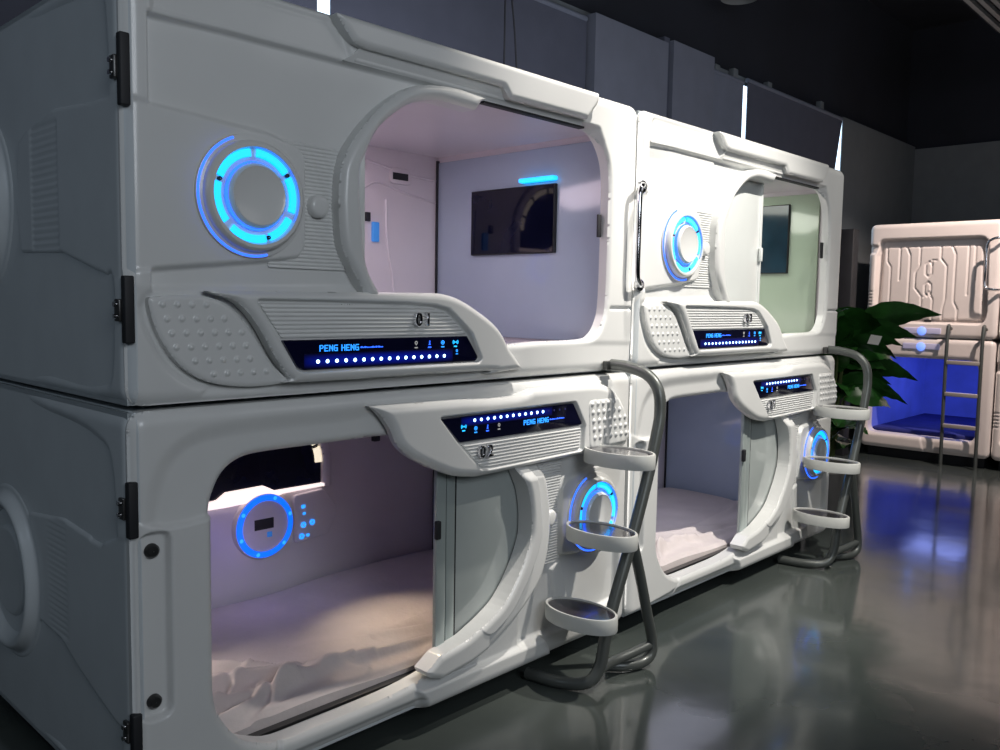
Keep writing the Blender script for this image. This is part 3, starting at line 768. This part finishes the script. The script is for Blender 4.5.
mt = mattress2(0, ZB+.085, 'crumpled beige mattress on the bed floor of capsule 02')
mattress2(PITCH, ZB+.085, 'crumpled lavender mattress in the lower capsule beneath the green-lit pod', mt)

# ------------------------------------------------------------------ step ladders
def step_ladder(loc, label):
    t = root('step_ladder', label, 'ladder', loc)
    # origin at (0,0,0) world coordinates of the left ladder; Z measured from the floor
    MB().tube([(2.14, -.02, 1.318), (2.15, -.10, 1.312), (2.155, -.20, 1.285), (2.155, -.26, 1.22), (2.15, -.275, 1.12), (2.125, -.275, 1.02), (2.08, -.27, .86), (1.98, -.265, .60), (1.87, -.26, .35), (1.83, -.255, .22), (1.80, -.25, .10), (1.755, -.22, .040), (1.70, -.12, .028), (1.67, .03, .028)], .0255, 14, 7).obj('main_tube', M['tube'], t)
    MB().tube([(1.99, -.262, .60), (2.05, -.262, .45), (2.12, -.262, .25), (2.165, -.262, .12), (2.16, -.262, .055), (2.11, -.25, .028), (2.03, -.22, .028), (1.97, -.16, .028)], .0235, 14, 7).obj('rear_leg', M['tube'], t)
    MB().tube([(2.175, -.262, .10), (2.06, -.24, .085), (1.93, -.22, .075), (1.80, -.245, .085)], .020, 12, 5).obj('cross_bar', M['tube'], t)
    MB().box((2.10, -.03, 1.295), (2.18, .0, 1.335), .005).obj('mounting_plate', M['darkchrome'], t)
    for (x, z) in ((1.985, .972), (1.875, .655), (1.75, .345)):
        E_ = [(x+.098*math.cos(a), -.185+.172*math.sin(a)) for a in [2*PI*i/56 for i in range(56)]]
        n = 56; V = []; F = []
        prof = [(.0, -.062, .86), (.0, -.062, .99), (.0, -.058, 1.), (.0, -.004, 1.0), (.0, 0, .985), (0, 0, .925), (0, -.008, .915)]
        for (px, py) in E_:
            for (_, dz, k) in prof: V.append((x+(px-x)*k, -.185+(py+.185)*k, z+dz))
        L = len(prof)
        for i in range(n):
            j = (i+1) % n
            for q in range(L-1): F.append((i*L+q, j*L+q, j*L+q+1, i*L+q+1))
        F.append(tuple(reversed([i*L for i in range(n)])))
        s = MB().add(V, F, True).obj('step', M['steprim'], t, sharp=50)
        V = [(x+(px-x)*.925, -.185+(py+.185)*.925, z-.006) for px, py in E_]
        V += [(x+(px-x)*.925, -.185+(py+.185)*.925, z-.02) for px, py in E_]
        F = [tuple(range(n)), tuple(reversed(range(n, 2*n)))]+[(i, n+i, n+(i+1) % n, (i+1) % n) for i in range(n)]
        MB().add(V, F).obj('tread', M['rubber'], s)
    return t
l1 = step_ladder((0, 0, 0), 'grey tube ladder with three oval white steps between the two capsule stacks')
l2 = dup(l1); l2.location = (PITCH, 0, 0); l2['label'] = 'grey tube ladder with oval white steps at the far end of the row'

# ------------------------------------------------------------------ far capsules (end-loading, facing left)
FW, FH = 1.27, 1.19
def far_outer(): return rnd([(.004,.006),(FW-.004,.006),(FW-.004,FH-.006),(.004,FH-.006)], .06, 5)
FO = far_outer()
def far_body(r):
    MB().box((.01, .125, .01), (FW-.01, 2.0, FH-.01), .02).obj('body_shell', M['farwhite'], r)
def far_pod_closed(loc, label, rec=(.08, 1.14)):
    r = root('capsule_pod', label, 'capsule pod', loc, -PI/2)
    a, b = rec
    C = rnd([(a,.16),(b,.16),(b+.02,.28),(b,1.02),(a+.03,1.02),(a,.86)], [.06,.12,.05,.09,.06,.05], 5)
    def hf(P):
        h = np.zeros(len(P)); d = sdf(FO, P)
        h = blend(P, h, C, -.10, .03)
        h = blend(P, h, [(-.1,.88),(.06,.88),(.10,.96),(-.1,.99)], -.03, .02)
        for k in range(5): h = blend(P, h, [(-.02,.33+.035*k),(.055,.33+.035*k),(.055,.343+.035*k),(-.02,.343+.035*k)], -.012, .012)
        return edge(h, d, .05, .04)
    sheet('front_shell', FO, hf, .009, M['farwhite'], r, back=.13)
    Cs = rnd([(a+.03,.19),(b-.03,.19),(b-.05,.95),(a+.05,.95)], .05, 5)
    paths = [[(.17,.95),(.17,.80),(.21,.74),(.21,.20)],[(.30,.95),(.30,.60)],[(.36,.95),(.40,.86),(.40,.36),(.37,.30),(.37,.20)],[(.50,.95),(.50,.75),(.46,.68),(.46,.52),(.53,.43),(.53,.20)],[(.66,.80),(.62,.80),(.62,.75)],[(.55,.42),(.60,.48),(.64,.40),(.64,.20)],[(.70,.95),(.70,.82),(.76,.74),(.76,.40),(.74,.30),(.74,.20)],[(.80,.95),(.84,.86),(.84,.38),(.88,.30),(.88,.20)],[(.96,.95),(.96,.45)],[(1.02,.95),(1.02,.60)],[(.56,.76),(.56,.66),(.59,.63),(.62,.66),(.62,.76),(.59,.79),(.56,.76)],[(.56,.55),(.56,.46),(.59,.43),(.62,.46),(.62,.55),(.59,.58),(.56,.55)]]
    def hs(P):
        h = np.full(len(P), -.062); d = sdf(Cs, P)
        for pth in paths:
            q = np.full(len(P), 1e9)
            for p0, p1 in zip(pth[:-1], pth[1:]):
                p0 = np.array(p0); p1 = np.array(p1); e = p1-p0; t = np.clip(((P-p0) @ e)/(e @ e), 0, 1); q = np.minimum(q, np.hypot(*(P-p0-t[:, None]*e).T))
            h = h-.010*sstep((.015-q)/.012)
        return edge(h, d, .03, .02)
    sheet('shutter', Cs, hs, .007, M['farwhite'], r, back=.10)
    MB().box((.575,-.006+.066,.17),(.64,.08,.185)).obj('shutter_pull', M['darkchrome'], r)
    p = prism('light_bar', rnd([(.40,.045),(.76,.045),(.76,.105),(.40,.105)], .01), -.014, 0, M['farbar'], r, .004)
    MB().lathe([(.045,.014),(.040,.018),(.001,.019)], 20, (.58, 0, .072)).obj('lamp', M['farlamp'], p)
    far_body(r); return r
def far_pod_open(loc, label):
    r = root('capsule_pod', label, 'capsule pod', loc, -PI/2)
    C = rnd([(.07,.16),(1.12,.16),(1.14,.30),(1.12,.98),(.07,.98)], [.07,.10,.05,.10,.06], 5)
    def hf(P):
        h = np.zeros(len(P)); d = sdf(FO, P); dh = -sdf(C, P)
        h = blend(P, h, [(.0,.0),(.0,.14),(.62,.15),(.66,.0)], .012, .02)
        h = edge(h, dh, .05, .04); return edge(h, d, .05, .04)
    sheet('front_shell', FO, hf, .009, M['farwhite'], r, holes=[C], back=.06, hole_back=.14)
    mb = MB(); i = .02
    mb.box((i,.06,i),(FW-i,2.0,i+.02)); mb.box((i,.06,FH-i-.02),(FW-i,2.0,FH-i)); mb.box((i,.06,i),(i+.02,2.0,FH-i)); mb.box((FW-i-.02,.06,i),(FW-i,2.0,FH-i)); mb.box((i,1.98,i),(FW-i,2.0,FH-i))
    mb.obj('body_shell', M['farwhite'], r)
    mb = MB(); a, b, c0, c1 = .06, 1.20, .13, 1.05
    mb.box((a,.14,c0-.01),(b,1.9,c0)); mb.box((a,.14,c1),(b,1.9,c1+.01)); mb.box((a-.01,.14,c0),(a,1.9,c1)); mb.box((b,.14,c0),(b+.01,1.9,c1)); mb.box((a,1.89,c0),(b,1.9,c1))
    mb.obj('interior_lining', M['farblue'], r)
    p = prism('light_bar', rnd([(.40,1.075),(.76,1.075),(.76,1.135),(.40,1.135)], .01), -.014, 0, M['farbar'], r, .004)
    MB().lathe([(.045,.014),(.040,.018),(.001,.019)], 20, (.58, 0, 1.10)).obj('lamp', M['farlamp'], p)
    return r
FX = 8.5; FY = 1.245; FZ = .10
f1 = far_pod_closed((FX, FY, FZ+FH), 'closed upper capsule against the far wall with a circuit-patterned shutter')
f2 = far_pod_open((FX, FY, FZ), 'open lower capsule against the far wall with a blue-lit interior')
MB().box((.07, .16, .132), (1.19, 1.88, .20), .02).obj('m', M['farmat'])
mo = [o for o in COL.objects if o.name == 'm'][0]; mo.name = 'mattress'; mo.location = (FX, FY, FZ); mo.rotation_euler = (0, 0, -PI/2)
tag(mo, 'dark navy mattress inside the blue-lit far capsule', 'mattress')
plinth(f2, FW, 2.0, .10, .099)
f3 = far_pod_closed((FX, FY-FW-.01, FZ+FH), 'closed upper capsule cut by the right edge of the picture')
f4 = far_pod_closed((FX, FY-FW-.01, FZ), 'closed lower capsule at the right edge, past the ladder', )
plinth(f4, FW, 2.0, .10, .099)
h_ = MB().tube([(1.13+.16,.0,1.00),(1.13+.12,-.07,1.0),(1.13+.06,-.08,.985),(1.13+.02,-.08,.93),(1.13+.015,-.08,.70),(1.13+.015,-.08,.55),(1.13+.04,-.08,.51),(1.13+.10,-.07,.50),(1.13+.16,.0,.50)], .014, 12, 5).obj('grab_handle', M['chrome'], f3, (-1.27, 0, -.0))
# far ladder
fl = root('bunk_ladder', 'beige metal ladder leaning on the blue-lit far capsule', 'ladder', (FX-.12, FY-.98, 0))
for yy in (0.12, -.20):
    MB().tube([(.02, yy, .0), (.0, yy, .6), (.0, yy, 1.36), (.06, yy, 1.40), (.10, yy, 1.395)], .018, 10, 4).obj('ladder_rail', M['tube'], fl)
for z in (.42, .74, 1.06):
    MB().box((-.03, -.19, z-.02), (.03, .11, z+.02), .006).obj('ladder_rung', M['tube_light'], fl)

# ------------------------------------------------------------------ plant
def leaf_mesh(L, wd, droop, roll=0.):
    n, m = 14, 6; V = []; F = []
    for i in range(n+1):
        t = i/n; w = wd*(math.sin(PI*min(1, t*.97+.03)**.75))*(1-.25*t); x = L*t*(1-.18*droop*t); z = L*(.22*math.sin(t*PI*.5)-droop*.62*t*t)
        for j in range(-m, m+1):
            s = j/m; V.append((x, s*w, z+.10*abs(s)*w+.006*math.sin(t*38)*abs(s)))
    k = 2*m+1
    for i in range(n):
        for j in range(2*m): F.append((i*k+j, (i+1)*k+j, (i+1)*k+j+1, i*k+j+1))
    return V, F
PX, PY = 5.60, .40
pl = root('potted_plant', 'dark green broad-leaved potted plant behind the end of the capsule row', 'plant', (PX, PY, 0))
pot = MB(); n = 32; prof = [(.0,0),(.10,0),(.115,.02),(.14,.30),(.15,.32),(.14,.33),(.13,.30)]
V = []; F = []
for k in range(n):
    a = 2*PI*k/n
    for r_, z in prof: V.append((r_*math.cos(a), r_*math.sin(a), z))
Lp = len(prof)
for k in range(n):
    for i in range(Lp-1): F.append((k*Lp+i, ((k+1) % n)*Lp+i, ((k+1) % n)*Lp+i+1, k*Lp+i+1))
pot.add(V, F, True).obj('pot', M['pot'], pl)
V = [(.132*math.cos(2*PI*k/n), .132*math.sin(2*PI*k/n), .29) for k in range(n)]; MB().add(V, [tuple(range(n))]).obj('soil', M['soil'], pl)
rs = random.Random(11)
specs = []
# (dx, dy, z of leaf base, azimuth deg, pitch deg, length, width, droop)
for k in range(46):
    az = rs.uniform(0, 360); z = rs.uniform(.45, 1.42); specs.append((rs.uniform(-.10, .10), rs.uniform(-.10, .10), z, az, rs.uniform(5, 50), rs.uniform(.26, .42), rs.uniform(.08, .13), rs.uniform(.3, 1.1)))
specs += [(.05,-.10,1.42,-50,12,.74,.16,.42),(.03,-.05,1.36,-58,5,.58,.14,.5),(.05,-.05,1.12,-50,0,.62,.13,.7),(.03,-.05,.98,-55,0,.55,.11,.9),(.0,-.08,1.22,-50,5,.46,.10,.7),(.0,-.05,1.02,-48,0,.42,.09,.8),(-.05,0,1.45,150,30,.4,.11,.5),(0,.05,1.50,60,30,.40,.12,.5),(.0,-.05,1.44,-100,10,.40,.12,.6),(.0,-.1,1.3,-75,0,.42,.12,.8)]
from mathutils import Matrix, Vector, Euler
specs += [(.0,-.05,1.30,-52,8,.50,.13,.6),(.0,.0,1.18,-62,0,.46,.12,.7),(.0,-.1,.90,-50,0,.46,.11,.8),(.0,.1,1.40,-45,20,.5,.14,.5),(.0,.05,1.05,-40,5,.55,.13,.8)]
for q_, (dx, dy, z, az, pt, L_, wd, dr) in enumerate(specs):
    V, F = leaf_mesh(L_, wd, dr)
    R_ = Euler((rs.uniform(-.5, .5) if q_ < 46 else rs.choice((-.95, -.75, .85)), -math.radians(pt), math.radians(az)), 'XYZ').to_matrix()
    b = Vector((dx, dy, z)); ax = R_ @ Vector((1, 0, 0)); st = b-Vector((0, 0, 0))
    V = [tuple(b+R_ @ Vector(v)) for v in V]
    lf = MB().add(V, F, True).obj('leaf', M['leaf'], pl, sharp=80)
    MB().tube([(dx*.3, dy*.3, .33), (dx*.6, dy*.6, .33+(z-.33)*.6), tuple(b), tuple(b+ax*.04)], [.009, .006, .004, .003], 6, 4).obj('leaf_stalk', M['stem'], lf)
MB().tube([(0,0,.33),(.01,-.01,.9),(0,.02,1.45)], [.018,.014,.008], 8, 5).obj('trunk', M['stem'], pl)
tg = MB().box((-.05, -.001, -.035), (.05, .001, .035)).obj('plant_tag', M['card'], pl, (-.20, -.38, 1.36), (.35, .12, -.5))
tag(tg, 'small white card')

# ------------------------------------------------------------------ the room
def struct(name, a, b, m, bev=0.):
    o = MB().box(a, b, bev).obj(name, m); o['kind'] = 'structure'; return o
struct('floor', (-5, -7, -.06), (12, 2.2, 0), M['floor'])
struct('ceiling', (-5, -7, 5.2), (12, 2.2, 5.3), M['ceil'])
struct('wall_back', (-5, 1.72, 0), (12, 1.82, 3.70), M['wall'])
struct('wall_back_upper', (-5, 1.80, 3.70), (12, 1.9, 5.2), M['ceil'])
struct('wall_right', (11.0, -7, 0), (11.1, 1.8, 3.66), M['wall'])
struct('wall_right_upper', (11.08, -7, 3.66), (11.18, 1.8, 5.2), M['ceil'])
struct('wall_left', (-5, -7, 0), (-4.9, 2, 5.2), M['ceil'])
struct('wall_front', (-5, -7, 0), (12, -6.9, 5.2), M['ceil'])
for i, (x0, x1, zt) in enumerate(((4.07, 5.02, 3.66), (5.10, 5.74, 3.70))):
    struct('trim_%d' % (i+1), (x0, 1.60, 0), (x1, 1.72, zt), M['wall2'])
struct('trim_3', (5.02, 1.64, 0), (5.10, 1.72, 3.72), M['blind'])
def blind(x0, x1, zt, m, label, skew=0.):
    t = root('roller_blind', label, 'blind', ((x0+x1)/2, 1.66, zt))
    w = (x1-x0)/2
    V = [(-w, 0, 0), (w, 0, 0), (w-skew, 0, -1.9), (-w, 0, -1.9), (-w, .004, 0), (w, .004, 0), (w-skew, .004, -1.9), (-w, .004, -1.9)]
    MB().add(V, [(0,3,2,1),(4,5,6,7),(0,1,5,4),(1,2,6,5),(2,3,7,6),(3,0,4,7)]).obj('blind_fabric', m, t)
    MB().tube([(-w, .01, .0), (w, .01, .0)], .022, 10).obj('blind_roller', M['blind2'], t)
    MB().box((-w, -.008, -1.92), (w-skew, .012, -1.89)).obj('bottom_bar', M['blind2'], t)
    for sx in (-.3, .25): MB().box((sx*w*2-.03, 0, .0), (sx*w*2+.05, .06, .07 if sx < 0 else .10), .01).obj('bracket', M['wall'], t)
blind(-1.2, 1.745, 3.72, M['blind'], 'dark roller blind behind the nearest capsule, left of the white light slit')
blind(1.83, 4.04, 3.62, M['blind'], 'dark blue roller blind behind capsule 01, with black cables in front')
blind(5.78, 6.37, 3.62, M['blind2'], 'narrow grey blind left of the first far light slit')
blind(6.455, 8.63, 3.66, M['blind'], 'charcoal roller blind between the two far light slits', .46)
for i, (x0, x1, z0, z1) in enumerate(((1.745, 1.83, 2.3, 4.3), (6.37, 6.455, 2.3, 3.6), (8.15, 8.64, 2.3, 3.64))):
    o = MB().box((x0, 1.668, z0), (x1, 1.690, z1)).obj('window_%d' % (i+1), M['daylight']); o['kind'] = 'structure'
struct('trim_4', (8.64, 1.657, 0), (11.0, 1.72, 3.69), M['wall'])
bp_ = MB().box((8.2, 1.30, .0), (8.35, 1.45, 2.42), .01).obj('shadow_slab', M['black']); tag(bp_, 'black upright slab painted as shadow beside the far patterned capsule', 'painted shadow')  # black slab put in place of the shadow beside the pod
# cables, duct, ceiling lamp
for i, (x, dx) in enumerate(((2.86, .0), (2.90, .10))):
    o = MB().tube([(x, 1.35, 4.6), (x, 1.35, 3.6), (x+dx*.5, 1.35, 3.2), (x+dx, 1.35, 2.70)], .006, 6, 5).obj('hanging_cable', M['cable'])
    tag(o, ['straight thin black cable hanging before the blue blind above capsule 01', 'curving thin black cable hanging just right of the straight one'][i], 'cable')
dt = root('air_grille', 'grey slatted ceiling grille at the top right corner', 'grille', (8.0, -.15, 4.35))
for k in range(12):
    MB().box((-1.0, .30-.09*k, -.02), (.9, .34-.09*k, .02)).obj('slat', M['duct'], dt)
MB().box((-1.0, -.8, .03), (.9, .40, .05)).obj('grille_frame', M['ceil'], dt)
lp = MB().lathe([(.16,-.05),(.16,.0),(.15,.02),(.001,.03)], 32).obj('ceiling_lamp', M['duct'], None, (5.95, 1.50, 4.27), (-PI/2, 0, 0))
tag(lp, 'round grey lamp under the dark ceiling at the top of the picture', 'lamp')
pp = MB().tube([(4.4, 1.9, 4.15), (4.9, 1.9, 4.0), (5.1, 1.85, 4.15), (5.15, 1.8, 4.5)], .03, 10, 6).obj('ceiling_pipe', M['duct'])
tag(pp, 'short bent grey pipe at the ceiling above the blue-grey columns', 'pipe')

# ------------------------------------------------------------------ lights
def aim(o, tgt):
    o.rotation_euler = (Vector(tgt)-Vector(o.location)).to_track_quat('-Z', 'Y').to_euler()
def spot(loc, tgt, e, c, size=60, r=.05, blend_=.5):
    l = bpy.data.lights.new('spot_lamp', 'SPOT'); l.energy = e; l.color = c; l.spot_size = math.radians(size); l.spot_blend = blend_; l.shadow_soft_size = r
    o = bpy.data.objects.new('spot_lamp', l); COL.objects.link(o); o.location = loc; aim(o, tgt); return o
def area(loc, tgt, e, c, sx, sy):
    l = bpy.data.lights.new('area_lamp', 'AREA'); l.energy = e; l.color = c; l.shape = 'RECTANGLE'; l.size = sx; l.size_y = sy
    o = bpy.data.objects.new('area_lamp', l); COL.objects.link(o); o.location = loc; aim(o, tgt); return o
def point(loc, e, c, r=.05):
    l = bpy.data.lights.new('point_lamp', 'POINT'); l.energy = e; l.color = c; l.shadow_soft_size = r
    o = bpy.data.objects.new('point_lamp', l); COL.objects.link(o); o.location = loc; return o
spot((3.0, -2.1, 4.4), (3.1, .0, 1.2), 900, (1, .94, .86), 54, .05, .9)
spot((2.3, -.75, 4.5), (1.9, .05, 2.4), 620, (1, .93, .85), 40, .05, 1.)  # added narrow spot that overexposes the header canopy
spot((4.9, -1.9, 4.4), (4.6, .0, 1.2), 150, (1, .94, .86), 56, .05, .9)
spot((7.0, -1.3, 4.5), (8.5, .3, 1.3), 800, (1, .84, .76), 60, .05, .6)
area((-.6, -5.2, 3.4), (1.2, 0, 1.2), 88, (.86, .92, 1.), 2.5, 2.)  # added fill for the near left fronts
area((5.5, -4.5, 4.6), (5.5, 0, 0), 26, (.95, .96, 1.), 4., 2.)  # added broad fill, no fixture of its own
area((4.5, .3, 3.0), (5.0, 1.7, 3.3), 14, (.80, .86, 1.), 7., .5)  # added to brighten the back wall and blinds
area((-3.6, .2, 3.2), (0, .6, 1.0), 13, (.70, .84, 1.), 1.5, 1.5)
# inside the pods
area((1.3, .55, ZB+H+1.04), (1.5, .6, ZB+H), 6.2, (1., .80, .90), 1.0, .5)
area((PITCH+1.6, .6, ZB+H+1.04), (PITCH+1.7, .5, ZB+H), 7, (.98, 1., .88), 1.0, .5)
spot((1.3, .8, ZB+1.04), (1.32, .30, ZB+.15), 26, (1., .80, .55), 64, .04, 1.)
spot((.16, .75, ZB+.55), (.75, .2, ZB+.15), 9, (1., .84, .74), 80, .02, 1.)  # added grazing spot that brings out the sheet folds
point((.95, 1.0, ZB+.42), .4, (.40, .30, 1.), .06)  # added violet point near the dial, tints the mattress
area((1.1, .6, ZB+1.05), (1.1, .6, ZB), .35, (.62, .55, 1.), 1.4, .5)
area((PITCH+1.0, .5, ZB+1.05), (PITCH+1.0, .6, ZB), 3.0, (.78, .80, 1.), 1.4, .5)
area((FX+.9, FY-.6, FZ+1.02), (FX+.9, FY-.6, 0), 4., (.32, .40, 1.), .8, .6)

w = bpy.data.worlds.new('World'); bpy.context.scene.world = w; w.use_nodes = True
w.node_tree.nodes['Background'].inputs[0].default_value = (.35, .45, .6, 1); w.node_tree.nodes['Background'].inputs[1].default_value = .05

# ------------------------------------------------------------------ camera
f, yaw, pit, rol = 858.56, .757051, .0847867, .0170071
cyw, sy, cp, sp = math.cos(yaw), math.sin(yaw), math.cos(pit), math.sin(pit)
Fv = Vector((cyw*cp, sy*cp, -sp)); R0 = Vector((sy, -cyw, 0)); U0 = R0.cross(Fv)
Rv = math.cos(rol)*R0+math.sin(rol)*U0; Uv = -math.sin(rol)*R0+math.cos(rol)*U0
cam = bpy.data.cameras.new('Camera'); co_ = bpy.data.objects.new('Camera', cam); COL.objects.link(co_)
co_.matrix_world = Matrix(((Rv.x, Uv.x, -Fv.x, -.97217), (Rv.y, Uv.y, -Fv.y, -2.28013), (Rv.z, Uv.z, -Fv.z, 1.50696+ZB), (0, 0, 0, 1)))
cam.sensor_width = 36; cam.lens = 36*f/1000; cam.clip_start = .02
bpy.context.scene.camera = co_
sc = bpy.context.scene
sc.view_settings.view_transform = 'Standard'; sc.view_settings.look = 'None'; sc.view_settings.exposure = 0.
